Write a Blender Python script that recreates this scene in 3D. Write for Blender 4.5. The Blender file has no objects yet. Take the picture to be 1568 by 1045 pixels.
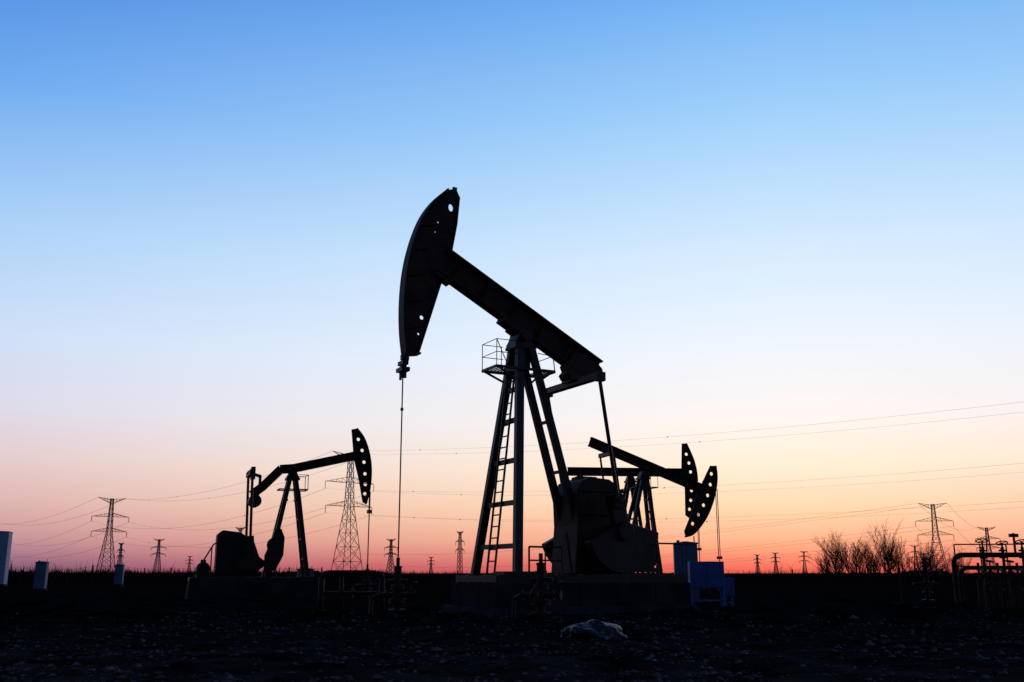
import bpy, bmesh, math, random
from mathutils import Vector, Matrix, noise
random.seed(7)
S=bpy.context.scene
V=Vector
R=math.radians
# ------------------------------------------------------------------ materials
def lin(c):
    o=[]
    for x in c:
        x/=255.
        o.append(x/12.92 if x<=.04045 else ((x+.055)/1.055)**2.4)
    return (*o,1)
def mat(name,c1,c2,scale=4,rough=.6,metal=0.,spec=.3,bump=.0,bscale=20,detail=6):
    m=bpy.data.materials.new(name);m.use_nodes=True
    nt=m.node_tree;b=nt.nodes['Principled BSDF']
    tc=nt.nodes.new('ShaderNodeTexCoord')
    n=nt.nodes.new('ShaderNodeTexNoise');n.inputs['Scale'].default_value=scale;n.inputs['Detail'].default_value=detail
    nt.links.new(tc.outputs['Object'],n.inputs['Vector'])
    r=nt.nodes.new('ShaderNodeValToRGB');r.color_ramp.elements[0].position=.35;r.color_ramp.elements[1].position=.68
    r.color_ramp.elements[0].color=(*c1,1);r.color_ramp.elements[1].color=(*c2,1)
    nt.links.new(n.outputs['Fac'],r.inputs['Fac']);nt.links.new(r.outputs['Color'],b.inputs['Base Color'])
    b.inputs['Roughness'].default_value=rough;b.inputs['Metallic'].default_value=metal
    b.inputs['Specular IOR Level'].default_value=spec
    if bump:
        n2=nt.nodes.new('ShaderNodeTexNoise');n2.inputs['Scale'].default_value=bscale;n2.inputs['Detail'].default_value=8
        nt.links.new(tc.outputs['Object'],n2.inputs['Vector'])
        bp=nt.nodes.new('ShaderNodeBump');bp.inputs['Strength'].default_value=bump;bp.inputs['Distance'].default_value=.05
        nt.links.new(n2.outputs['Fac'],bp.inputs['Height']);nt.links.new(bp.outputs['Normal'],b.inputs['Normal'])
    return m
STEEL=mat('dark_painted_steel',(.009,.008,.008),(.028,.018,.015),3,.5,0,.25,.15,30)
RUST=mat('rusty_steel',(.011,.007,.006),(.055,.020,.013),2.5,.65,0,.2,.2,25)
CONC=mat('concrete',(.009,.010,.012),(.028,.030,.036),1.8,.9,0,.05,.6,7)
BLUE=mat('blue_cabinet_paint',(.05,.11,.30),(.07,.14,.35),1.5,.6,0,.2)
GREY=mat('grey_cabinet_paint',(.07,.13,.19),(.10,.17,.25),1.5,.6,0,.2)
PALE=mat('pale_cabinet_paint',(.20,.29,.41),(.24,.34,.46),1.5,.6,0,.2)
BARK=mat('bark',(.015,.009,.008),(.03,.018,.014),8,.9,0,.1)
REED=mat('dry_reed',(.014,.010,.010),(.036,.027,.026),.2,.95,0,.02)
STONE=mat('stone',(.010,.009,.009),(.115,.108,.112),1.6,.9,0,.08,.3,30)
TARPM=mat('black_plastic',(.008,.008,.010),(.020,.020,.023),3,.45,0,.3,.6,9)
PYL=mat('haze_tinted_lattice_steel',(.16,.11,.12),(.22,.16,.16),.3,.7,0,.2)  # pale reddish base colour imitates distance haze on the pylons
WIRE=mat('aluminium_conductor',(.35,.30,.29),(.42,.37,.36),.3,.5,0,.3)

# ------------------------------------------------------------------ geometry helpers
def bar(bm,p,q,w,d,side=(0,1,0)):
    p=V(p);q=V(q);t=(q-p).normalized();s=V(side);s=s-t*s.dot(t)
    if s.length<1e-3:
        s=V((1,0,0));s=s-t*s.dot(t)
    s.normalize();u=t.cross(s)
    vs=[]
    for e in (p,q):
        for a,b in((-1,-1),(1,-1),(1,1),(-1,1)):
            vs.append(bm.verts.new(e+s*(a*w/2)+u*(b*d/2)))
    for f in((0,1,2,3),(7,6,5,4),(0,4,5,1),(1,5,6,2),(2,6,7,3),(3,7,4,0)):
        bm.faces.new([vs[i] for i in f])
def tube(bm,p,q,r,n=10,r2=None):
    p=V(p);q=V(q);t=(q-p).normalized();s=t.orthogonal().normalized();u=t.cross(s)
    if r2 is None:r2=r
    A=[bm.verts.new(p+(s*math.cos(i*2*math.pi/n)+u*math.sin(i*2*math.pi/n))*r) for i in range(n)]
    B=[bm.verts.new(q+(s*math.cos(i*2*math.pi/n)+u*math.sin(i*2*math.pi/n))*r2) for i in range(n)]
    for i in range(n):
        j=(i+1)%n;bm.faces.new((A[i],A[j],B[j],B[i]))
    bm.faces.new(A[::-1]);bm.faces.new(B)
def path(bm,pts,r,n=8):
    for a,b in zip(pts,pts[1:]):tube(bm,a,b,r,n)
def box(bm,c,s):
    x,y,z=c;a,b,h=s
    bar(bm,(x,y,z-h/2),(x,y,z+h/2),b,a)
def ring(bm,c,axis,Rr,r,n=14):
    c=V(c);ax=V(axis).normalized();s=ax.orthogonal().normalized();u=ax.cross(s)
    P=[c+(s*math.cos(i*2*math.pi/n)+u*math.sin(i*2*math.pi/n))*Rr for i in range(n)]
    for i in range(n):tube(bm,P[i],P[(i+1)%n],r,5)
def handwheel(bm,c,axis,Rr):
    ring(bm,c,axis,Rr,.018);ax=V(axis).normalized();s=ax.orthogonal().normalized();u=ax.cross(s);c=V(c)
    for a in range(4):
        d=s*math.cos(a*math.pi/2)+u*math.sin(a*math.pi/2);tube(bm,c,c+d*Rr,.012,5)
def ext(bm,poly,y0,y1):
    A=[bm.verts.new((x,y0,z)) for x,z in poly];B=[bm.verts.new((x,y1,z)) for x,z in poly]
    n=len(poly)
    for i in range(n):
        j=(i+1)%n;bm.faces.new((A[i],A[j],B[j],B[i]))
    bm.faces.new(A[::-1]);bm.faces.new(B)
def disc(cx,cz,r,n=24,a0=0,a1=2*math.pi):
    return [(cx+r*math.cos(a0+(a1-a0)*i/n),cz+r*math.sin(a0+(a1-a0)*i/n)) for i in range(n)]
def obj(name,bm,m,parent=None,bev=0,smooth=False):
    me=bpy.data.meshes.new(name);bmesh.ops.recalc_face_normals(bm,faces=bm.faces);bm.to_mesh(me);bm.free()
    me.materials.append(m)
    o=bpy.data.objects.new(name,me);S.collection.objects.link(o)
    if parent:o.parent=parent
    if bev:
        md=o.modifiers.new('b','BEVEL');md.width=bev;md.segments=2;md.limit_method='ANGLE'
    if smooth:
        for p in me.polygons:p.use_smooth=True
    return o
def empty(name,loc,az=0):
    e=bpy.data.objects.new(name,None);S.collection.objects.link(e);e.location=loc;e.rotation_euler=(0,0,R(az));return e
def plate(name,outline,holes,thick,m,parent):
    """flat plate in local XZ with real holes"""
    cu=bpy.data.curves.new(name,'CURVE');cu.dimensions='2D';cu.fill_mode='BOTH';cu.extrude=thick/2
    for pl in [outline]+holes:
        sp=cu.splines.new('POLY');sp.points.add(len(pl)-1)
        for i,(x,z) in enumerate(pl):sp.points[i].co=(x,z,0,1)
        sp.use_cyclic_u=True
    tmp=bpy.data.objects.new('tmp',cu);S.collection.objects.link(tmp)
    dg=bpy.context.evaluated_depsgraph_get();me=bpy.data.meshes.new_from_object(tmp.evaluated_get(dg))
    bpy.data.objects.remove(tmp)
    me.transform(Matrix.Rotation(R(90),4,'X'));me.name=name
    me.materials.clear();me.materials.append(m)
    o=bpy.data.objects.new(name,me);S.collection.objects.link(o);o.parent=parent
    return o
def smoothline(pts,k=4):
    out=[]
    for i in range(len(pts)-1):
        p0=pts[max(i-1,0)];p1=pts[i];p2=pts[i+1];p3=pts[min(i+2,len(pts)-1)]
        for j in range(k):
            t=j/k
            out.append(tuple(.5*((2*p1[a])+(-p0[a]+p2[a])*t+(2*p0[a]-5*p1[a]+4*p2[a]-p3[a])*t*t+(-p0[a]+3*p1[a]-3*p2[a]+p3[a])*t**3) for a in(0,1)))
    out.append(pts[-1]);return out
def flange(bm,line,w,t,inset=0):
    for a,b in zip(line,line[1:]):
        bar(bm,(a[0],0,a[1]),(b[0],0,b[1]),w,t)
def ladder(bm,p,q,hw,step=.3,side=(0,1,0),r=.018):
    p=V(p);q=V(q);s=V(side)*hw
    bar(bm,p-s,q-s,.03,.05);bar(bm,p+s,q+s,.03,.05)
    n=int((q-p).length/step)
    for i in range(1,n):
        c=p+(q-p)*(i/n);tube(bm,c-s,c+s,r,6)

# ------------------------------------------------------------------ main pump jack
P=empty('oil_pumpjack',(.22,26,0),28)
front=smoothline([(-2.24,10.93),(-2.60,10.56),(-2.90,10.10),(-3.12,9.55),(-3.29,8.90),(-3.38,8.27),(-3.41,7.58),(-3.38,6.90),(-3.30,6.33)])
back=[(-2.93,6.40),(-2.60,7.51),(-2.33,8.43),(-2.08,9.23),(-1.94,10.02),(-1.85,10.81),(-1.95,11.01),(-2.03,10.97),(-2.10,10.99)]
hole=[(-2.10+.075*math.cos(a*math.pi/8),10.47+.11*math.sin(a*math.pi/8)) for a in range(16)]
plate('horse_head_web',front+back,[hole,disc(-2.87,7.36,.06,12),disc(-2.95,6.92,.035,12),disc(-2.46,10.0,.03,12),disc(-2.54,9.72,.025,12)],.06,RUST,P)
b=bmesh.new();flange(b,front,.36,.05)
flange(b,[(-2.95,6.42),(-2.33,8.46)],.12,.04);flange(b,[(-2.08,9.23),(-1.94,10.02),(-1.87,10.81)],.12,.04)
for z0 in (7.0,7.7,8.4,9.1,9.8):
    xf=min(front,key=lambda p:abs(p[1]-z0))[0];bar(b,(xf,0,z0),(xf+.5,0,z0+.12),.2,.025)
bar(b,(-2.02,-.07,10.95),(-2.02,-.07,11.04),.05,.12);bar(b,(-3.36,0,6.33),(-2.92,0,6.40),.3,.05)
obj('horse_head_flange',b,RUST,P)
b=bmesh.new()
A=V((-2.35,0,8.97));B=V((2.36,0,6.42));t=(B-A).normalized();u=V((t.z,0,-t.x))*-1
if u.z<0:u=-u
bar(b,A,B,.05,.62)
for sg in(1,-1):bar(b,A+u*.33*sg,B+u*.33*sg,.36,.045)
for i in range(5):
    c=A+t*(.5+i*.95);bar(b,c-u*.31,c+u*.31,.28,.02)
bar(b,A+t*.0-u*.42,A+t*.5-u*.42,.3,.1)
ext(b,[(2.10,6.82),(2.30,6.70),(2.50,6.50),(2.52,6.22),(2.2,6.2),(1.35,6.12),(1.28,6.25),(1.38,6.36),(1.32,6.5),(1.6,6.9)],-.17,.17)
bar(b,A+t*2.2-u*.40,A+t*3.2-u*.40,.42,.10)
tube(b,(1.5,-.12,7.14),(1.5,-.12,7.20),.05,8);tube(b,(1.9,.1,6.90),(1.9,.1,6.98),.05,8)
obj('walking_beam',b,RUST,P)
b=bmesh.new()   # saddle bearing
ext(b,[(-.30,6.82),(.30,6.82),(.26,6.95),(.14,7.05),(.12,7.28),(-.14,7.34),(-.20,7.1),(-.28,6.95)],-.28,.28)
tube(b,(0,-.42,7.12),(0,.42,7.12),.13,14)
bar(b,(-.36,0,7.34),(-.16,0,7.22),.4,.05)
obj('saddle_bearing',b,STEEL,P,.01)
# samson post
b=bmesh.new()
for sg in(-1,1):
    bar(b,(-.72,sg*1.17,.95),(-.12,sg*.20,6.88),.15,.21)
    bar(b,(1.84,sg*.36,.95),(.16,sg*.30,6.85),.13,.19)
for i,z in enumerate((1.65,2.72,3.80,4.86,5.7)):
    k=(z-.95)/5.93;x=-.72+.6*k;y=1.17-.97*k
    bar(b,(x,-y,z),(x,y,z),.10,.12)
for z in (2.3,3.6,4.9):
    k=(z-.95)/5.9;x=1.84-1.68*k;y=.36-.06*k
    bar(b,(x,-y,z),(x,y,z),.06,.08)
box(b,(.02,0,6.85),(.62,.62,.08));box(b,(.02,0,6.5),(.3,.5,.5))
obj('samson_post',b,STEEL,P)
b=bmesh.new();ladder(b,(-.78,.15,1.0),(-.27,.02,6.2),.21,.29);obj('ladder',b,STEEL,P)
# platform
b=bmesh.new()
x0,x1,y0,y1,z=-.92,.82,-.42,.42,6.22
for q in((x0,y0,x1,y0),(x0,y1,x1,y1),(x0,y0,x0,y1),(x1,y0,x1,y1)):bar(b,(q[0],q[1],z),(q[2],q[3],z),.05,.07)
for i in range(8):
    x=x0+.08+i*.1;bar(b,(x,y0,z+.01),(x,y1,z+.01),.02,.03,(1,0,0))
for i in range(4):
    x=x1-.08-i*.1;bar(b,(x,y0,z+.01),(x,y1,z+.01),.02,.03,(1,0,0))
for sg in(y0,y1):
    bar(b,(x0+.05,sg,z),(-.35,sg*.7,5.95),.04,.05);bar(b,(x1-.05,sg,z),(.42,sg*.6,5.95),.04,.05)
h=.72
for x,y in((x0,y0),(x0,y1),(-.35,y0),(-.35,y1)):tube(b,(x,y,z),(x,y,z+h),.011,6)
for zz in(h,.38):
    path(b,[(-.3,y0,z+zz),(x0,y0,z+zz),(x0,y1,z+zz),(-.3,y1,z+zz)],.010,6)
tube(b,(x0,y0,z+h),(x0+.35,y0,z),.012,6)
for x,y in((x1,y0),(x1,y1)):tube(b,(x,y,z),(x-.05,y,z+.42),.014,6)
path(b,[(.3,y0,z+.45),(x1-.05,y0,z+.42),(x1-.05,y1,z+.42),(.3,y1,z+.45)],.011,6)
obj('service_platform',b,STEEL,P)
# equalizer + pitmans
b=bmesh.new()
bar(b,(1.62,-1.42,6.03),(1.62,1.42,6.03),.22,.17,(1,0,0));box(b,(1.62,0,6.15),(.4,.5,.2))
for sg in(-1,1):box(b,(1.62,sg*1.36,6.0),(.26,.2,.24))
obj('equalizer_beam',b,STEEL,P,.01)
b=bmesh.new()
for sg in(-1,1):
    tube(b,(1.62,sg*1.36,5.95),(2.14,sg*1.30,2.85),.05,10);box(b,(2.15,sg*1.3,2.8),(.26,.18,.34))
obj('pitman_arms',b,STEEL,P)
# cranks with counterweights, pin up / weights down
C=(2.36,2.05)
for nm,yy in(('crank_near',-1.12),('crank_far',1.12)):
    b=bmesh.new()
    bar(b,(C[0]-.25,yy,C[1]+.95),(C[0]+.28,yy,C[1]-1.0),.2,.42)
    ext(b,[(C[0],C[1]+.25)]+disc(C[0],C[1]-.0,1.08,20,R(195),R(368)),yy-.13,yy+.13)
    tube(b,(C[0],yy-.25,C[1]),(C[0],yy+.25,C[1]),.24,16)
    tube(b,(2.15,yy-.3,2.82),(2.15,yy+.3,2.82),.09,12)
    obj(nm,b,STEEL,P,.02)
b=bmesh.new()
ext(b,[(1.25,.98),(3.1,.98),(3.0,1.5),(2.95,2.2),(2.85,2.9),(2.65,3.25),(2.35,3.42),(1.75,3.46),(1.50,3.35),(1.32,2.95),(1.35,2.2),(1.3,1.6)],-.62,.62)
box(b,(1.95,0,3.46),(.5,.5,.1));tube(b,(1.6,-.3,3.45),(1.6,-.3,3.62),.05,8)
for sg in(-.64,.64):
    for zz in(1.7,2.5,3.1):bar(b,(1.36,sg,zz),(2.9,sg,zz),.04,.07)
tube(b,(2.36,-1.3,2.05),(2.36,1.3,2.05),.17,16)
obj('gear_reducer',b,RUST,P,.03)
b=bmesh.new()
g1=(2.55,2.75,.62);g2=(3.75,1.45,.33)
an=math.atan2(g2[1]-g1[1],g2[0]-g1[0])
pl=disc(g1[0],g1[1],g1[2],14,an+math.pi/2,an+3*math.pi/2)+disc(g2[0],g2[1],g2[2],10,an-math.pi/2,an+math.pi/2)
ext(b,pl,.70,.92)
obj('belt_guard',b,STEEL,P,.02)
b=bmesh.new()
tube(b,(3.75,-.35,1.42),(3.75,.6,1.42),.3,20);box(b,(3.75,.1,1.08),(.6,.9,.12));box(b,(3.75,.1,1.72),(.25,.3,.16))
for i in range(12):
    a=i*math.pi/6;tube(b,(3.75+.31*math.cos(a),-.3,1.42+.31*math.sin(a)),(3.75+.31*math.cos(a),.5,1.42+.31*math.sin(a)),.02,5)
obj('electric_motor',b,STEEL,P)
b=bmesh.new()
path(b,[(-.5,-1.35,.95),(-.5,-1.35,1.62),(.42,-1.35,1.62),(.42,-1.35,.95)],.025);tube(b,(-.5,-1.35,1.3),(.42,-1.35,1.3),.02);tube(b,(-.05,-1.35,.95),(-.05,-1.35,1.62),.02)
path(b,[(3.3,-1.35,.95),(3.3,-1.35,1.75),(4.1,-1.35,1.75),(4.1,-1.35,.95)],.022)
tube(b,(2.9,-1.0,1.0),(3.25,-1.1,2.6),.025);tube(b,(1.1,-.7,1.0),(.95,-.7,2.0),.03)
obj('guard_rail',b,STEEL,P)
b=bmesh.new()
for sg in(-1.15,-.45,.45,1.15):
    bar(b,(-1.25,sg,.86),(4.3,sg,.86),.14,.20)
for x in(-1.2,-.72,0,1.1,1.9,3,3.7,4.25):bar(b,(x,-1.15,.86),(x,1.15,.86),.16,.16,(1,0,0))
box(b,(-.62,-.9,1.0),(.9,.5,.08))
obj('steel_skid',b,STEEL,P)
b=bmesh.new()
def frustum(b,x0,x1,hy,z0,z1,fl):
    A=[b.verts.new(p) for p in((x0-fl,-hy-fl,z0),(x1+fl,-hy-fl,z0),(x1+fl,hy+fl,z0),(x0-fl,hy+fl,z0))]
    B=[b.verts.new(p) for p in((x0,-hy,z1),(x1,-hy,z1),(x1,hy,z1),(x0,hy,z1))]
    for i in range(4):
        j=(i+1)%4;b.faces.new((A[i],A[j],B[j],B[i]))
    b.faces.new(A[::-1]);b.faces.new(B)
for i in range(5):frustum(b,-1.35+i*1.15,-1.35+i*1.15+1.12,1.3,.20,.757,.008)
frustum(b,-1.50,4.45,1.45,-.1,.203,.15)
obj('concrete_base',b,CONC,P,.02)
# wire line, carrier bar, polished rod
b=bmesh.new()
for sg in(-.09,.09):tube(b,(-3.34,sg,6.4),(-3.34,sg,5.85),.018,6)
obj('bridle_cable',b,STEEL,P)
b=bmesh.new()
box(b,(-3.34,0,6.12),(.16,.34,.10));box(b,(-3.34,0,5.95),(.22,.40,.10));tube(b,(-3.34,0,5.75),(-3.34,0,6.25),.055,10)
for sg in(-.16,.16):tube(b,(-3.34,sg,5.72),(-3.34,sg,6.06),.035,8)
box(b,(-3.34,-.1,6.24),(.2,.1,.12));tube(b,(-3.34,0,4.92),(-3.34,0,4.99),.04,8)
obj('carrier_bar',b,STEEL,P)
b=bmesh.new();tube(b,(-3.34,0,1.3),(-3.34,0,5.95),.018,8);obj('polished_rod',b,STEEL,P)

# wellhead
def wellhead(name,loc,s=1.,az=0):
    e=empty(name,loc,az);b=bmesh.new()
    tube(b,(0,0,0),(0,0,1.15*s),.09*s,12)
    for z,r in((.12,.2),(.3,.2),(.36,.2),(.62,.16),(.68,.16),(.95,.13),(1.12,.1)):tube(b,(0,0,z*s),(0,0,(z+.045)*s),r*s,14)
    tube(b,(0,0,1.12*s),(0,0,1.36*s),.045*s,10)
    tube(b,(-.42*s,0,.5*s),(.42*s,0,.5*s),.055*s,10);tube(b,(-.25*s,0,.82*s),(.25*s,0,.82*s),.04*s,10)
    for x in(-.42,-.26,.26,.42):tube(b,((x-.02)*s,0,.5*s),((x+.02)*s,0,.5*s),.1*s,12)
    obj('casing_head',b,RUST,e)
    b=bmesh.new();handwheel(b,(0,-.3*s,.5*s),(0,1,0),.14*s);tube(b,(0,0,.5*s),(0,-.3*s,.5*s),.02,6)
    handwheel(b,(.34*s,0,.78*s),(0,0,1),.12*s);tube(b,(.34*s,0,.5*s),(.34*s,0,.78*s),.018,6)
    path(b,[(-.42*s,0,.5*s),(-.6*s,0,.42*s),(-.62*s,0,0)],.05*s,8)
    obj('valves_and_flowline',b,STEEL,e);return e
cx=math.cos(R(28));sx=math.sin(R(28))
wellhead('wellhead',(.22-3.34*cx,26-3.34*sx,0),1.,10)
wellhead('wellhead',(.64,22.6,0),1.05,-20)
# pipe frame
e=empty('pipe_barrier',(-4.52,29,0),5);b=bmesh.new()
path(b,[(-.86,0,-.1),(-.86,0,.88),(-.80,0,.97),(-.70,0,1.0),(.66,0,1.0),(.78,0,.96),(.84,0,.87),(.84,0,-.1)],.085,12)
tube(b,(-.86,0,.45),(.84,0,.45),.05,10);tube(b,(-.3,0,0),(-.3,0,1),.06,10)
obj('pipe_frame',b,RUST,e,0,True)

# ------------------------------------------------------------------ smaller pump jacks
def pump_small(name,loc,az,front,back,holes,hr,beam,bt,pivot,legs,eq,pin,shaft,gear,base,rope,extra=None):
    E=empty(name,loc,az)
    fl=smoothline(front,4)
    plate('horse_head_web',fl+back,[disc(x,z,hr,14) for x,z in holes],.06,RUST,E)
    b=bmesh.new();flange(b,fl,.26,.05);flange(b,back,.08,.04);obj('horse_head_flange',b,RUST,E)
    b=bmesh.new()
    bl=[V((x,0,z)) for x,z in beam]
    for p,q in zip(bl,bl[1:]):
        t=(q-p).normalized();u=t.cross(V((0,1,0)));p2=p-t*.03;q2=q+t*.03
        bar(b,p2,q2,.05,bt*.9)
        for sg in(-1,1):bar(b,p2+u*sg*bt*.46,q2+u*sg*bt*.46,.24,bt*.09)
        n=max(1,int((q-p).length/.6))
        for i in range(n):
            c=p+(q-p)*((i+.5)/n);bar(b,c-u*bt*.44,c+u*bt*.44,.2,.03)
    obj('walking_beam',b,RUST,E)
    px,pz=pivot
    b=bmesh.new();zt=pz-.12
    for sg in(-1,1):
        bar(b,(legs[0],sg*legs[2],base[2]),(px-.12,sg*.2,zt),.12,.17)
        bar(b,(legs[1],sg*legs[3],base[2]),(px+.12,sg*.2,zt),.12,.17)
    for k in(.18,.38,.58,.78):
        for a in(0,1):
            x=legs[a]+(px-legs[a])*k;y=legs[2+a]+(.2-legs[2+a])*k;z=base[2]+(zt-base[2])*k;bar(b,(x,-y,z),(x,y,z),.06,.08)
    box(b,(px,0,zt),(.55,.6,.1));tube(b,(px,-.32,pz+.08),(px,.32,pz+.08),.13,12)
    ext(b,[(px-.28,zt),(px+.28,zt),(px+.12,pz+.22),(px-.12,pz+.22)],-.2,.2)
    obj('samson_post',b,STEEL,E)
    b=bmesh.new();a=1
    ladder(b,(legs[1]+.12,0,base[2]),(px+.3,0,zt-.5),.2,.3)
    zz=zt-.45
    for y in(-.4,.4):
        bar(b,(px-.55,y,zz),(px+.6,y,zz),.04,.05);path(b,[(px+.6,y,zz),(px+.6,y,zz+.6),(px+.2,y,zz+.6)],.015,5)
    for x in(px-.55,px+.6):bar(b,(x,-.4,zz),(x,.4,zz),.04,.05)
    tube(b,(px+.6,-.4,zz+.6),(px+.6,.4,zz+.6),.015,5)
    obj('ladder_and_platform',b,STEEL,E)
    b=bmesh.new();w=.85
    bar(b,(eq[0],-w,eq[1]),(eq[0],w,eq[1]),.2,.2,(1,0,0))
    for sg in(-w,w):tube(b,(eq[0],sg,eq[1]),(pin[0],sg,pin[1]),.055,8)
    obj('equalizer_and_pitman_arms',b,STEEL,E)
    b=bmesh.new();d=V((shaft[0]-pin[0],0,shaft[1]-pin[1]));L=d.length;d.normalize();an=math.atan2(d.z,d.x)
    for yy in(-.7,.7):
        p=V((pin[0],yy,pin[1]));c=V((shaft[0],yy,shaft[1]))
        bar(b,p-d*.1,c+d*.75,.14,.3)
        ext(b,[(shaft[0],shaft[1])]+disc(shaft[0],shaft[1],.85,12,an-R(50),an+R(55)),yy-.1,yy+.1)
    tube(b,(shaft[0],-.8,shaft[1]),(shaft[0],.8,shaft[1]),.12,12)
    obj('cranks',b,STEEL,E,.01)
    b=bmesh.new();ext(b,gear,-.45,.45);obj('gear_reducer',b,STEEL,E,.05)
    b=bmesh.new()
    for y in(-.8,-.35,.35,.8):bar(b,(base[0],y,base[2]-.1),(base[1],y,base[2]-.1),.12,.18)
    for i in range(7):
        x=base[0]+(base[1]-base[0])*i/6;bar(b,(x,-.8,base[2]-.1),(x,.8,base[2]-.1),.12,.14,(1,0,0))
    mx=base[0]+.45 if gear[0][0]<px else base[1]-.45
    tube(b,(mx,-.4,base[2]+.32),(mx,.4,base[2]+.32),.26,14);box(b,(mx,0,base[2]+.05),(.5,.7,.1));box(b,(mx,0,base[2]+.6),(.2,.25,.14))
    obj('skid_and_motor',b,STEEL,E)
    b=bmesh.new();frustum(b,base[0]-.05,base[1]+.05,.98,-.1,base[2]-.2,.08);obj('concrete_base',b,CONC,E)
    b=bmesh.new();x=rope[0]
    for sg in(-.08,.08):tube(b,(x,sg,rope[1]),(x,sg,rope[2]),.022,5)
    box(b,(x,0,rope[2]),(.16,.3,.14));tube(b,(x,0,1.2),(x,0,rope[2]),.024,6)
    obj('polished_rod',b,STEEL,E)
    if extra:extra(E)
    c,s_=math.cos(R(az)),math.sin(R(az))
    wellhead('wellhead',(loc[0]+x*c,loc[1]+x*s_,0),1.,az)
    return E
def exL(E):
    b=bmesh.new()
    ext(b,disc(-1.79,3.88,.26,16),-.3,.3);bar(b,(-1.79,0,3.95),(-1.75,0,4.4),.2,.3)
    obj('tail_weight',b,STEEL,E,.03)
    b=bmesh.new();box(b,(-1.92,0,5.02),(.16,.5,.5));bar(b,(-2.15,0,5.05),(-1.6,0,4.9),.3,.1);bar(b,(-1.62,0,4.95),(-1.62,0,4.4),.2,.1);obj('tail_bracket',b,STEEL,E)
    b=bmesh.new();path(b,[(-4.0,-.8,.9),(-3.35,-.8,2.1),(-2.9,-.8,2.3)],.03);tube(b,(-3.4,-.8,1.0),(-3.4,-.8,2.0),.025)
    ext(b,disc(-1.0,2.1,.3,16)+[],-.95,-.8)
    ext(b,[(-1.35,1.0),(-.9,1.1),(-.62,1.7),(-.6,2.4),(-.75,2.75),(-1.0,2.7),(-1.15,2.2),(-1.35,1.7)],-.85,-.65)
    obj('belt_guard',b,STEEL,E)
pump_small('oil_pumpjack',(-8.91,42,0),20,
 [(2.33,7.09),(2.66,6.67),(2.90,6.03),(3.01,5.33),(2.98,4.55),(2.84,3.87)],
 [(2.72,3.93),(2.52,4.90),(2.30,5.7),(2.24,6.09),(2.13,7.04)],
 [(2.42,6.62),(2.60,6.15),(2.70,5.65),(2.76,5.15),(2.79,4.7),(2.78,4.3)],.075,
 [(2.35,5.92),(-.30,5.27),(-.80,5.22),(-1.5,4.48),(-1.9,4.15)],.36,
 (-.30,4.95),(-1.2,.42,.5,.5),(-2.02,5.0),(-1.95,2.35),(-1.9,1.9),
 [(-3.2,.95),(-1.5,.95),(-1.5,1.6),(-1.75,2.25),(-2.3,2.6),(-3.0,2.68),(-3.2,2.5)],(-4.1,.85,.85),(3.0,4.4,3.55),exL)
pump_small('oil_pumpjack',(6.42,50,0),18,
 [(4.22,6.37),(4.25,5.66),(4.01,4.66),(3.53,3.70),(2.85,2.95),(2.38,2.76)],
 [(2.33,3.01),(2.73,3.82),(3.15,4.97),(3.56,5.64),(3.97,6.36)],
 [(3.99,5.95),(3.90,5.4),(3.72,4.85),(3.46,4.35),(3.14,3.87),(2.80,3.42)],.095,
 [(3.4,5.17),(-2.68,7.34)],.46,
 (.15,5.72),(-1.3,.75,.6,.45),(-1.8,6.75),(-1.35,3.3),(-1.6,2.2),
 [(-2.4,.95),(-.9,.95),(-.95,2.2),(-1.4,2.9),(-2.1,2.9),(-2.4,2.4)],(-3.5,1.1,.85),(4.24,5.2,1.75))
pump_small('oil_pumpjack',(6.30,56,0),12,
 [(3.72,8.22),(4.12,7.28),(4.28,6.5),(4.27,5.8),(4.10,4.7),(3.83,3.95)],
 [(3.55,4.15),(3.58,5.6),(3.42,6.78),(3.50,8.20)],
 [(3.72,7.6),(3.86,7.1),(3.94,6.6),(3.97,6.1),(3.95,5.55),(3.88,5.0),(3.78,4.5)],.095,
 [(3.55,6.55),(-3.26,6.48)],.46,
 (.33,6.1),(-.95,1.1,.6,.5),(-2.75,6.1),(-2.6,3.2),(-2.4,2.2),
 [(-3.2,.95),(-1.7,.95),(-1.75,2.2),(-2.1,2.9),(-2.9,2.9),(-3.2,2.4)],(-4.2,1.5,.85),(4.27,6.2,2.3))

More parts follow.
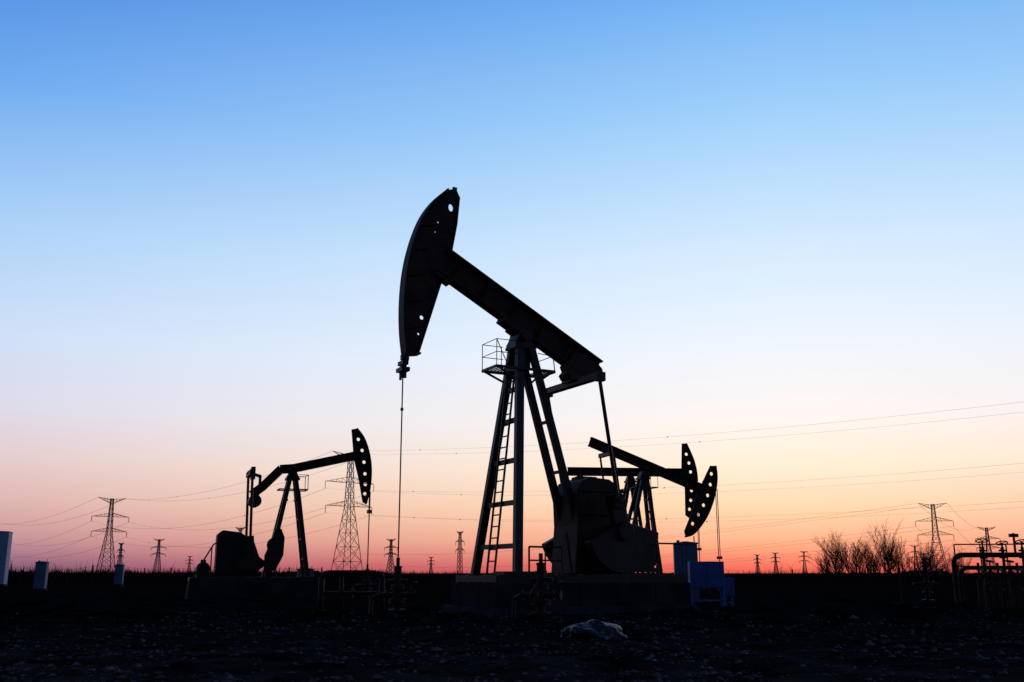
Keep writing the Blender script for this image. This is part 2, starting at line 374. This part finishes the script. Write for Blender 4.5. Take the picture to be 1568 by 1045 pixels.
# ------------------------------------------------------------------ cabinets
def cabinet(name,loc,w,d,z0,z1,m,az=0,roof=True,mast=0):
    e=empty(name,loc,az)
    b=bmesh.new();box(b,(0,0,(z0+z1)/2),(w,d,z1-z0));obj('body',b,m,e,.012)
    b=bmesh.new()
    if z0>.25:
        for x in(-w/2+.05,w/2-.05):
            for y in(-d/2+.05,d/2-.05):bar(b,(x,y,0),(x,y,z0),.05,.05)
        for y in(-d/2+.05,d/2-.05):bar(b,(-w/2+.05,y,z0*.35),(w/2-.05,y,z0*.35),.035,.035)
    else:
        box(b,(0,0,z0/2),(w+.1,d+.1,max(z0,.05)))
    obj('stand',b,m if z0>.25 else CONC,e)
    b=bmesh.new()
    if roof:
        ext(b,[(-w/2-.05,z1+.002),(w/2+.05,z1+.002),(w/2+.05,z1+.03),(0,z1+.08),(-w/2-.05,z1+.03)],-d/2-.05,d/2+.05)
    n=2 if w>.6 else 1
    for i in range(n):
        cxx=-w/2+w*(i+.5)/n;box(b,(cxx,-d/2-.006,(z0+z1)/2),(w/n-.05,.016,z1-z0-.08))
        box(b,(cxx+w/n*.35,-d/2-.03,(z0+z1)/2),(.025,.03,.14))
    obj('doors_and_roof',b,m,e,.004)
    if mast:
        b=bmesh.new();tube(b,(w*.4,0,z1),(w*.4,0,z1+mast),.018,6);tube(b,(-w*.3,0,z1),(-w*.3,0,z1+.12),.05,8);obj('vent_pipe',b,STEEL,e)
    return e
cabinet('electrical_cabinet',(5.62,33,0),.74,.6,.1,1.92,GREY,-6,True,.25)
cabinet('electrical_cabinet',(5.88,31,0),1.02,.6,.55,1.34,BLUE,-4,False)
cabinet('electrical_cabinet',(6.76,32,0),.30,.3,.30,.85,BLUE,-4,False)
cabinet('equipment_shed',(-41.0,80,0),2.6,2.4,.15,4.15,PALE,20,True)
cabinet('electrical_cabinet',(-26.7,58,0),.60,.5,.14,1.58,GREY,10,True,.2)
cabinet('electrical_cabinet',(-28.8,75,0),.56,.5,.2,1.55,GREY,10,True,.2)
cabinet('electrical_cabinet',(-9.3,46,0),.7,.5,.2,1.15,GREY,15,True,.15)

# ------------------------------------------------------------------ fences across the field
def fence(name,x0,x1,y0,y1,n,h):
    e=empty(name,(x0,y0,0),0);b=bmesh.new();pts=[]
    for i in range(n):
        t=i/(n-1);p=V(((x1-x0)*t,(y1-y0)*t,0));tt=V((random.gauss(0,.04),random.gauss(0,.04),h*random.uniform(.85,1.1)))
        tube(b,p,p+tt,.05,6);pts.append((p,tt))
    obj('posts',b,BARK,e)
    b=bmesh.new()
    for k in(.45,.7,.93):path(b,[p+tt*k for p,tt in pts],.008,4)
    obj('wires',b,STEEL,e)
fence('wire_fence',-46,-13,88,70,14,1.5)
fence('wire_fence',9,36,82,72,12,1.3)

# ------------------------------------------------------------------ pipe manifold (right)
e=empty('pipe_manifold',(14.1,30,0),-8)
b=bmesh.new()
def arch(x0,x1,y,z,r,rad=.25):
    pts=[(x0,y,0)]+[(x0+rad-rad*math.cos(a*math.pi/12),y,z-rad+rad*math.sin(a*math.pi/12)) for a in range(7)]
    pts+=[(x1-rad+rad*math.sin(a*math.pi/12),y,z-rad+rad*math.cos(a*math.pi/12)) for a in range(7)]+[(x1,y,0)]
    path(b,pts,r,10)
arch(-1.05,2.6,0,1.52,.075);arch(-.75,2.2,.6,1.15,.06);arch(-.55,1.8,-.5,.95,.06)
for x in(-.2,.35,.9,1.45):
    tube(b,(x,0,0),(x,0,1.75),.045,8)
    for z in(.5,1.0,1.42,1.62):tube(b,(x,0,z),(x,0,z+.05),.11,12)
    tube(b,(x,-.5,.95),(x,.6,1.15),.045,8)
    tube(b,(x,-.5,0),(x,-.5,1.2),.04,8);tube(b,(x,.6,0),(x,.6,1.3),.04,8)
    for z in(.7,.88,1.1):tube(b,(x,-.5,z),(x,-.5,z+.04),.1,12)
obj('pipes',b,RUST,e,0,False)
b=bmesh.new()
for i,x in enumerate((-.2,.35,.9,1.45)):
    hz=(1.93,1.86,1.9,1.98)[i];handwheel(b,(x,0,hz),(0,.35,1),.16);tube(b,(x,0,1.7),(x,0,hz),.025,6)
    handwheel(b,(x,-.72,1.02),(0,1,.1),.13);tube(b,(x,-.5,1.02),(x,-.72,1.02),.02,6)
    handwheel(b,(x,-.5,1.33),(.2,.1,1),.11);tube(b,(x,-.5,1.1),(x,-.5,1.33),.02,6)
tube(b,(.70,0,1.5),(.70,0,2.15),.035,8);box(b,(.70,0,2.08),(.25,.1,.1))
obj('valves',b,STEEL,e)
b=bmesh.new()
for x in(-.75,0,.75,1.5,2.25):tube(b,(x,.9,0),(x,.9,1.85),.022,6)
for z in(1.2,1.55,1.85):tube(b,(-.75,.9,z),(2.25,.9,z),.02,6)
obj('railing',b,STEEL,e)
e=empty('valve_tree',(13.75,34,0),0)
b=bmesh.new()
tube(b,(0,0,0),(0,0,1.5),.08,12)
for z,r in((.1,.2),(.35,.17),(.6,.2),(.66,.2),(.9,.15),(1.2,.14),(1.3,.14),(1.45,.1)):tube(b,(0,0,z),(0,0,z+.05),r,12)
tube(b,(-.75,0,1.02),(.75,0,1.02),.045,8);tube(b,(-.45,0,.65),(.45,0,.65),.05,8)
path(b,[(-.75,0,1.02),(-.85,0,.9),(-.85,0,0)],.045,8)
for x in(-.5,-.25,.25,.5):tube(b,(x-.02,0,1.02),(x+.02,0,1.02),.09,10)
obj('spool',b,RUST,e)
b=bmesh.new();handwheel(b,(0,-.05,1.62),(0,0,1),.14);tube(b,(0,0,1.5),(0,0,1.62),.02);handwheel(b,(-.36,-.22,1.02),(0,1,0),.12);handwheel(b,(.36,-.22,1.02),(0,1,0),.12);handwheel(b,(0,-.28,.65),(0,1,0),.15)
obj('handwheels',b,STEEL,e)

# ------------------------------------------------------------------ pylons and wires
def pylon(loc,az,H,r=.09,half=8.,name='electricity_pylon',arms=(.565,.76,.985),base=7.):
    e=empty(name,loc,az);b=bmesh.new()
    def w(z):
        k=z/H
        return (base/2)*(1-k/.56)+1.05*(k/.56) if k<.56 else 1.05-.5*(k-.56)/.44
    n=11;zs=[0]
    for i in range(n):zs.append(H*(1-(1-(i+1)/n)**1.35)*.999)
    for i in range(n):
        a,c=zs[i],zs[i+1];wa,wc=w(a),w(c)
        ca=[(wa,wa),(wa,-wa),(-wa,-wa),(-wa,wa)];cc=[(wc,wc),(wc,-wc),(-wc,-wc),(-wc,wc)]
        for j in range(4):
            k=(j+1)%4
            tube(b,(*ca[j],a),(*cc[j],c),r*1.4,4)
            tube(b,(*ca[j],a),(*cc[k],c),r*.8,4);tube(b,(*ca[k],a),(*cc[j],c),r*.8,4)
            tube(b,(*cc[j],c),(*cc[k],c),r*.8,4)
    tips=[]
    for ai,f in enumerate(arms):
        z=H*f;hw=half*(1.,1.05,.8)[ai];ww=w(z)
        for sg in(-1,1):
            tip=(sg*hw,0,z+(.9 if ai==2 else 0));tips.append(tip)
            for y in(-ww,ww):
                tube(b,(sg*ww,y,z),tip,r,4);tube(b,(sg*ww,y,z+(-1.6 if ai==2 else 1.6)),tip,r,4)
            for k in(.25,.5,.75):
                x=sg*(ww+(hw-ww)*k);dz=(1.6)*(1-k)*(-1 if ai==2 else 1);zz=z+(.9*k if ai==2 else 0)
                tube(b,(x,0,zz),(x,0,zz+dz),r*.8,4)
                tube(b,(x,0,zz+dz),(sg*(ww+(hw-ww)*(k-.25)),0,z),r*.7,4)
            if ai<2:
                tube(b,tip,(tip[0],0,z-2.2),r*1.2,5)
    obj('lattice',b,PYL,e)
    M=Matrix.Translation(V(loc))@Matrix.Rotation(R(az),4,'Z')
    return [M@V((t[0],0,t[2]-(2.2 if i<4 else 0))) for i,t in enumerate(tips)]
azl=math.degrees(math.atan2(140,164))
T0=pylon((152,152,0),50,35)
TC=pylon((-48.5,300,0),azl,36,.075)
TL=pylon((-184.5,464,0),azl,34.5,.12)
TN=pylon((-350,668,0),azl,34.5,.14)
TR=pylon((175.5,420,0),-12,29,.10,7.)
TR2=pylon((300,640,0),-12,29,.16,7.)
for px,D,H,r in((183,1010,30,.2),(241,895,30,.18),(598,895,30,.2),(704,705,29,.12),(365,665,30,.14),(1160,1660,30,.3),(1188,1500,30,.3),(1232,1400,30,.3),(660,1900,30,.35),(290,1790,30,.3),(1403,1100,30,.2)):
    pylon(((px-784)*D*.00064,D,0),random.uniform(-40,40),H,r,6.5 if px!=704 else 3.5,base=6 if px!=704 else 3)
def wires(A,B,sag,r,name):
    b=bmesh.new()
    for i in range(6):
        p,q=A[i],B[i];n=36;pts=[]
        for k in range(n+1):
            t=k/n;c=p.lerp(q,t);c.z-=4*sag*t*(1-t)*(1 if i<4 else .85);pts.append(c)
        path(b,pts,r,4)
        for k in(9,20,31):tube(b,pts[k]-V((.15,0,.1)),pts[k]+V((.15,0,.1)),.10,6)
    return obj(name,b,WIRE)
wires(T0,TC,5.0,.018,'power_lines')
wires(TC,TL,7.0,.035,'power_lines')
wires(TL,TN,8.0,.05,'power_lines')
T1=[p+V((200,-148,0)) for p in T0]
wires(T1,T0,6.0,.02,'power_lines')
wires(TR,TR2,7.,.05,'power_lines')
wires(TR,[p+V((-420,900,0)) for p in TR],14.,.05,'power_lines')

# ------------------------------------------------------------------ ground
def gh(x,y):
    d=math.hypot(x,y)
    near=max(0,1-max(0,y-35)/25)
    h=.05*noise.noise(V((x*.35,y*.35,3)))+.06*noise.noise(V((x*1.1,y*1.1,0)))+.05*noise.noise(V((x*2.7,y*2.7,7)))+.035*noise.noise(V((x*6.,y*6.,1)))
    h*=near*.9
    h+=.06*noise.noise(V((x*.06,y*.06,9)))*min(1,d/20)*(1 if y<80 else 0)
    for mx,my,a,sx_,sy_ in MOUNDS:
        u=(x-mx)/sx_;v=(y-my)/sy_;g=math.exp(-u*u-v*v)
        if g>.01:h+=a*g*(1+.55*noise.noise(V((x*2.2,y*2.2,4)))+.3*noise.noise(V((x*5.,y*5.,2))))
    return h
MOUNDS=[(8.6,24,.26,1.6,.9),(10.8,26,.34,1.3,.8),(12.6,23.5,.26,2.0,.9),(6.5,21.5,.14,1.4,.7),(15,21,.24,2.5,1),(-11,27,.22,1.3,.8),(-13.5,31,.26,1.6,.9),(-4.5,23,.2,1.2,.7),(.5,21,.10,1.5,.7),(-8,22,.14,2,1),(10,19.5,.16,2.2,.6),(4.2,24.5,.14,1.2,.7),(17,27,.3,1.5,1)]
def axis(stops):
    out=[stops[0][0]]
    for (a,st),(bb,_) in zip(stops,stops[1:]):
        n=max(1,int(round((bb-a)/st)))
        for i in range(1,n+1):out.append(a+(bb-a)*i/n)
    return out
ys=axis([(-3000,600),(-60,20),(0,1.),(7,.08),(16,.13),(30,.4),(62,3),(120,20),(400,200),(6000,1)])
xs=axis([(-5000,800),(-200,30),(-40,3),(-18,.10),(18,3),(40,30),(200,800),(5000,1)])
b=bmesh.new();rows=[]
for y in ys:
    rows.append([b.verts.new((x,y,gh(x,y) if abs(x)<60 and -5<y<100 else 0)) for x in xs])
for i in range(len(ys)-1):
    for j in range(len(xs)-1):b.faces.new((rows[i][j],rows[i][j+1],rows[i+1][j+1],rows[i+1][j]))
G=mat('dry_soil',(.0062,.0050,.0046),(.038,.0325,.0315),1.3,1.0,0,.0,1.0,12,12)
# soil colour at full value up close, darker farther off, edge broken by noise
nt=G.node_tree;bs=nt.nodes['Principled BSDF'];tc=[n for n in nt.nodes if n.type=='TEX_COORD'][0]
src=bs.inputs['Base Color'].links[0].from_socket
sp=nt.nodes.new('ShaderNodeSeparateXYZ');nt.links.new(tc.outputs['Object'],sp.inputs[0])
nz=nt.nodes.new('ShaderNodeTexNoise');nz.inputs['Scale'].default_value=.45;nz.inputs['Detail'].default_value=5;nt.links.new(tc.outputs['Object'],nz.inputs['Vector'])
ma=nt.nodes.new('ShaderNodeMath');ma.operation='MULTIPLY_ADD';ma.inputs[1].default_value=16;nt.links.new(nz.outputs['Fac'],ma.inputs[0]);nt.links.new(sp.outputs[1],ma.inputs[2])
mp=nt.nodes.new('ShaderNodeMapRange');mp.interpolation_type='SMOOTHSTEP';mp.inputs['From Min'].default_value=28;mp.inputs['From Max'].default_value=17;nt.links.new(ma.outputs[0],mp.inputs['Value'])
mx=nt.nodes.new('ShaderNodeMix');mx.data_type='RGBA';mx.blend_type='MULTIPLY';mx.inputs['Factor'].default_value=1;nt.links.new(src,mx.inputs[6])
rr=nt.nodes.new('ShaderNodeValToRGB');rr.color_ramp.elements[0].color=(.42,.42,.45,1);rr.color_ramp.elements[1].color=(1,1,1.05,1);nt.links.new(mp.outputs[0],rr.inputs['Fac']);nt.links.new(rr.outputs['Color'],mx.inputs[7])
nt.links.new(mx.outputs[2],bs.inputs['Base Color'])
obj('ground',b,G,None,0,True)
# gravel and clods
b=bmesh.new()
for i in range(18000):
    d=8.5+17*random.random()**1.5;x=random.uniform(-.62,.62)*d
    if noise.noise(V((x*.4,d*.4,5)))<-.05 and random.random()<.75:continue
    s=.009+.038*random.random()**4
    if random.random()<.012:s*=2
    z=gh(x,d);c=V((x,d,z+s*.3))
    vs=[b.verts.new(c+V((dx*s*random.uniform(.7,1.5),dy*s*random.uniform(.7,1.5),dz*s*random.uniform(.4,.9)))) for dx,dy,dz in((1,0,0),(0,1,0),(-1,0,0),(0,-1,0),(0,0,1),(0,0,-1))]
    for k in range(4):
        b.faces.new((vs[k],vs[(k+1)%4],vs[4]));b.faces.new((vs[(k+1)%4],vs[k],vs[5]))
obj('gravel',b,STONE)
# crumpled tarp
b=bmesh.new();bmesh.ops.create_icosphere(b,subdivisions=5,radius=1)
for v in b.verts:
    p=v.co.copy();n_=noise.noise(p*1.6)+.5*abs(noise.noise(p*4+V((3,1,0))))
    k=1+.28*n_;v.co=V((p.x*.52*k,p.y*.42*k,max(-.05,p.z*.22*k*(1+.3*noise.noise(V((p.x*3,0,2)))))))
o=obj('crumpled_tarp',b,TARPM,None,0,True);o.location=(1.37,16.8,.0);o.rotation_euler=(0,R(4),R(20))

# ------------------------------------------------------------------ vegetation
b=bmesh.new()
for i in range(30000):
    d=92+150*random.random()**1.3;x=random.uniform(-.66,.66)*d
    cl=noise.noise(V((x*.05,d*.05,1)))+.5*noise.noise(V((x*.2,d*.2,6)))
    hh=max(.2,(.95+.95*cl)+(.35 if x<-20 else -.25))*random.uniform(.6,1.25)
    if x<-20 and random.random()<.03:hh*=1.5
    w=random.uniform(.015,.035);lx=random.gauss(0,.16)*hh;ly=random.gauss(0,.1)*hh
    a=b.verts.new((x-w,d,0));c=b.verts.new((x+w,d,0));m1=b.verts.new((x+lx*.45+w,d+ly*.4,hh*.6));m0=b.verts.new((x+lx*.45-w,d+ly*.4,hh*.6));t=b.verts.new((x+lx,d+ly,hh))
    b.faces.new((a,c,m1,m0));b.faces.new((m0,m1,t))
obj('dry_reeds',b,REED)
def branch(b,p,d,L,r,depth):
    n=3;q=p
    for i in range(n):
        d2=(d+V((random.gauss(0,.09),random.gauss(0,.09),random.gauss(.03,.05)))).normalized()
        q2=q+d2*(L/n);tube(b,q,q2,r*(1-i*.25),4 if depth>0 else 3,r*(1-(i+1)*.25))
        if depth>0:
            for k in range(random.choice((1,2,2))):
                s=V((random.gauss(0,1),random.gauss(0,1),random.gauss(.3,.4))).normalized()
                branch(b,q2,(d2+s*.6).normalized(),L*random.uniform(.42,.68),max(.013,r*.55*(1-i*.15)),depth-1)
        q=q2;d=d2
def bare_tree(x,y,H,spread,stems):
    b=bmesh.new()
    for i in range(stems):
        a=random.random()*6.28;k=random.random()
        p=V((.35*spread*k*math.cos(a),.35*spread*k*math.sin(a),0));ln=.55*k*spread/H*1.8
        d=V((math.cos(a)*ln,math.sin(a)*ln,1)).normalized()
        branch(b,p,d,H*.74*random.uniform(.8,1.1)*(1-.22*k),.07,3)
    o=obj('bare_tree',b,BARK);o.location=(x,y,0)
for px,D,H,sp,st in((1286,112,4.1,2.2,13),(1308,118,4.1,2.2,12),(1332,125,3.0,2.0,9),(1356,115,4.6,2.4,15),(1382,120,3.7,2.0,10),(1268,122,2.6,1.6,7),(1407,125,2.8,1.9,7),(1425,118,3.6,2.0,9),(1450,130,2.5,2,6),(1470,125,3.0,1.8,6)):
    bare_tree((px-784)*D*.00064,D,H,sp,st)
# low scrub around the trees
b=bmesh.new()
for i in range(300):
    D=random.uniform(95,150);x=random.uniform(.25,.56)*D;branch(b,V((x,D,0)),V((random.gauss(0,.3),random.gauss(0,.3),1)).normalized(),random.uniform(.6,1.5),.03,1)
obj('low_scrub',b,BARK)
# distant tree belt on the horizon
b=bmesh.new();x=-1500
while x<1500:
    w=random.uniform(4,14);hh=max(0,2.2+4.0*noise.noise(V((x*.006,0,0)))+2*noise.noise(V((x*.03,4,0))))*(1.1 if x<0 else .6)
    y=1100+random.uniform(-60,60)
    n=6
    if hh>.8:
        A=[b.verts.new((x+w*i/n,y,-1)) for i in range(n+1)];B=[b.verts.new((x+w*i/n,y+random.uniform(-2,2),hh*random.uniform(.5,1.1)*(.55+.45*math.sin(math.pi*(i+.3)/(n+.6))))) for i in range(n+1)]
        for i in range(n):b.faces.new((A[i],A[i+1],B[i+1],B[i]))
    x+=w*.55
obj('distant_tree_belt',b,REED)

# ------------------------------------------------------------------ world
W=bpy.data.worlds.new("World");S.world=W;W.use_nodes=True;nt=W.node_tree;nt.nodes.clear()
N=nt.nodes.new;Lk=nt.links.new
out=N('ShaderNodeOutputWorld')
SUN=15.6
tc=N('ShaderNodeTexCoord');sep=N('ShaderNodeSeparateXYZ');Lk(tc.outputs['Generated'],sep.inputs[0])
com=N('ShaderNodeCombineXYZ');Lk(sep.outputs[0],com.inputs[0]);Lk(sep.outputs[1],com.inputs[1])
nrm=N('ShaderNodeVectorMath');nrm.operation='NORMALIZE';Lk(com.outputs[0],nrm.inputs[0])
dt=N('ShaderNodeVectorMath');dt.operation='DOT_PRODUCT';Lk(nrm.outputs[0],dt.inputs[0]);dt.inputs[1].default_value=(math.sin(R(SUN)),math.cos(R(SUN)),0)
ac=N('ShaderNodeMath');ac.operation='ARCCOSINE';ac.use_clamp=False;Lk(dt.outputs['Value'],ac.inputs[0])
def rampc(stops):
    r=N('ShaderNodeValToRGB');cr=r.color_ramp;cr.interpolation='LINEAR'
    while len(cr.elements)<len(stops):cr.elements.new(.5)
    for e_,(p,c) in zip(cr.elements,stops):e_.position=p
    for e_,(p,c) in zip(cr.elements,stops):e_.color=lin(c)
    Lk(sep.outputs[2],r.inputs['Fac']);return r
rs=rampc([(0,(222,88,86)),(.01,(232,118,104)),(.03,(246,174,142)),(.061,(252,212,176)),(.1,(253,235,213)),(.145,(249,243,240)),(.21,(237,244,253)),(.304,(212,234,254)),(.424,(160,209,251)),(.53,(112,175,243)),(.64,(40,85,170)),(.8,(15,38,95)),(1,(8,22,65))])
rl=rampc([(0,(104,86,114)),(.01,(136,106,134)),(.03,(190,142,154)),(.061,(217,175,176)),(.1,(225,199,204)),(.145,(218,215,232)),(.21,(203,221,247)),(.304,(169,208,247)),(.424,(108,168,239)),(.53,(66,130,220)),(.64,(25,60,140)),(.8,(10,25,75)),(1,(6,16,55))])
mr=N('ShaderNodeMapRange');mr.inputs['From Min'].default_value=0;mr.inputs['From Max'].default_value=R(45);Lk(ac.outputs[0],mr.inputs['Value'])
pw=N('ShaderNodeMath');pw.operation='POWER';pw.inputs[1].default_value=1.5;Lk(mr.outputs[0],pw.inputs[0])
mx=N('ShaderNodeMix');mx.data_type='RGBA';Lk(pw.outputs[0],mx.inputs['Factor']);Lk(rs.outputs[0],mx.inputs[6]);Lk(rl.outputs[0],mx.inputs[7])
# earth's-shadow side of the sky is dark
m2=N('ShaderNodeMapRange');m2.interpolation_type='SMOOTHSTEP';m2.inputs['From Min'].default_value=R(50);m2.inputs['From Max'].default_value=R(125);Lk(ac.outputs[0],m2.inputs['Value'])
mx2=N('ShaderNodeMix');mx2.data_type='RGBA';Lk(m2.outputs[0],mx2.inputs['Factor']);Lk(mx.outputs[2],mx2.inputs[6]);mx2.inputs[7].default_value=(.034,.058,.148,1)
bg=N('ShaderNodeBackground');Lk(mx2.outputs[2],bg.inputs[0]);bg.inputs[1].default_value=1
sky=N('ShaderNodeTexSky');sky.sky_type='NISHITA';sky.sun_disc=False;sky.sun_elevation=R(.5);sky.sun_rotation=R(SUN)
bg2=N('ShaderNodeBackground');Lk(sky.outputs[0],bg2.inputs[0]);bg2.inputs[1].default_value=.012
ad=N('ShaderNodeAddShader');Lk(bg.outputs[0],ad.inputs[0]);Lk(bg2.outputs[0],ad.inputs[1]);Lk(ad.outputs[0],out.inputs[0])
sl=bpy.data.lights.new('sun','SUN');sl.energy=.05;sl.angle=R(.5);sl.color=(1,.6,.4)
so=bpy.data.objects.new('sun',sl);S.collection.objects.link(so)
dirv=V((math.sin(R(SUN))*math.cos(R(.5)),math.cos(R(SUN))*math.cos(R(.5)),math.sin(R(.5))))
so.rotation_euler=dirv.to_track_quat('Z','Y').to_euler()
# ------------------------------------------------------------------ camera
cd=bpy.data.cameras.new('camera');cd.sensor_width=36;cd.lens=35.0;cd.clip_end=20000;cd.clip_start=.1
co=bpy.data.objects.new('camera',cd);S.collection.objects.link(co);co.location=(0,0,1.0);co.rotation_euler=(R(90+13.12),0,0)
S.camera=co
S.view_settings.view_transform='Standard';S.view_settings.look='None';S.view_settings.exposure=0;S.view_settings.gamma=1
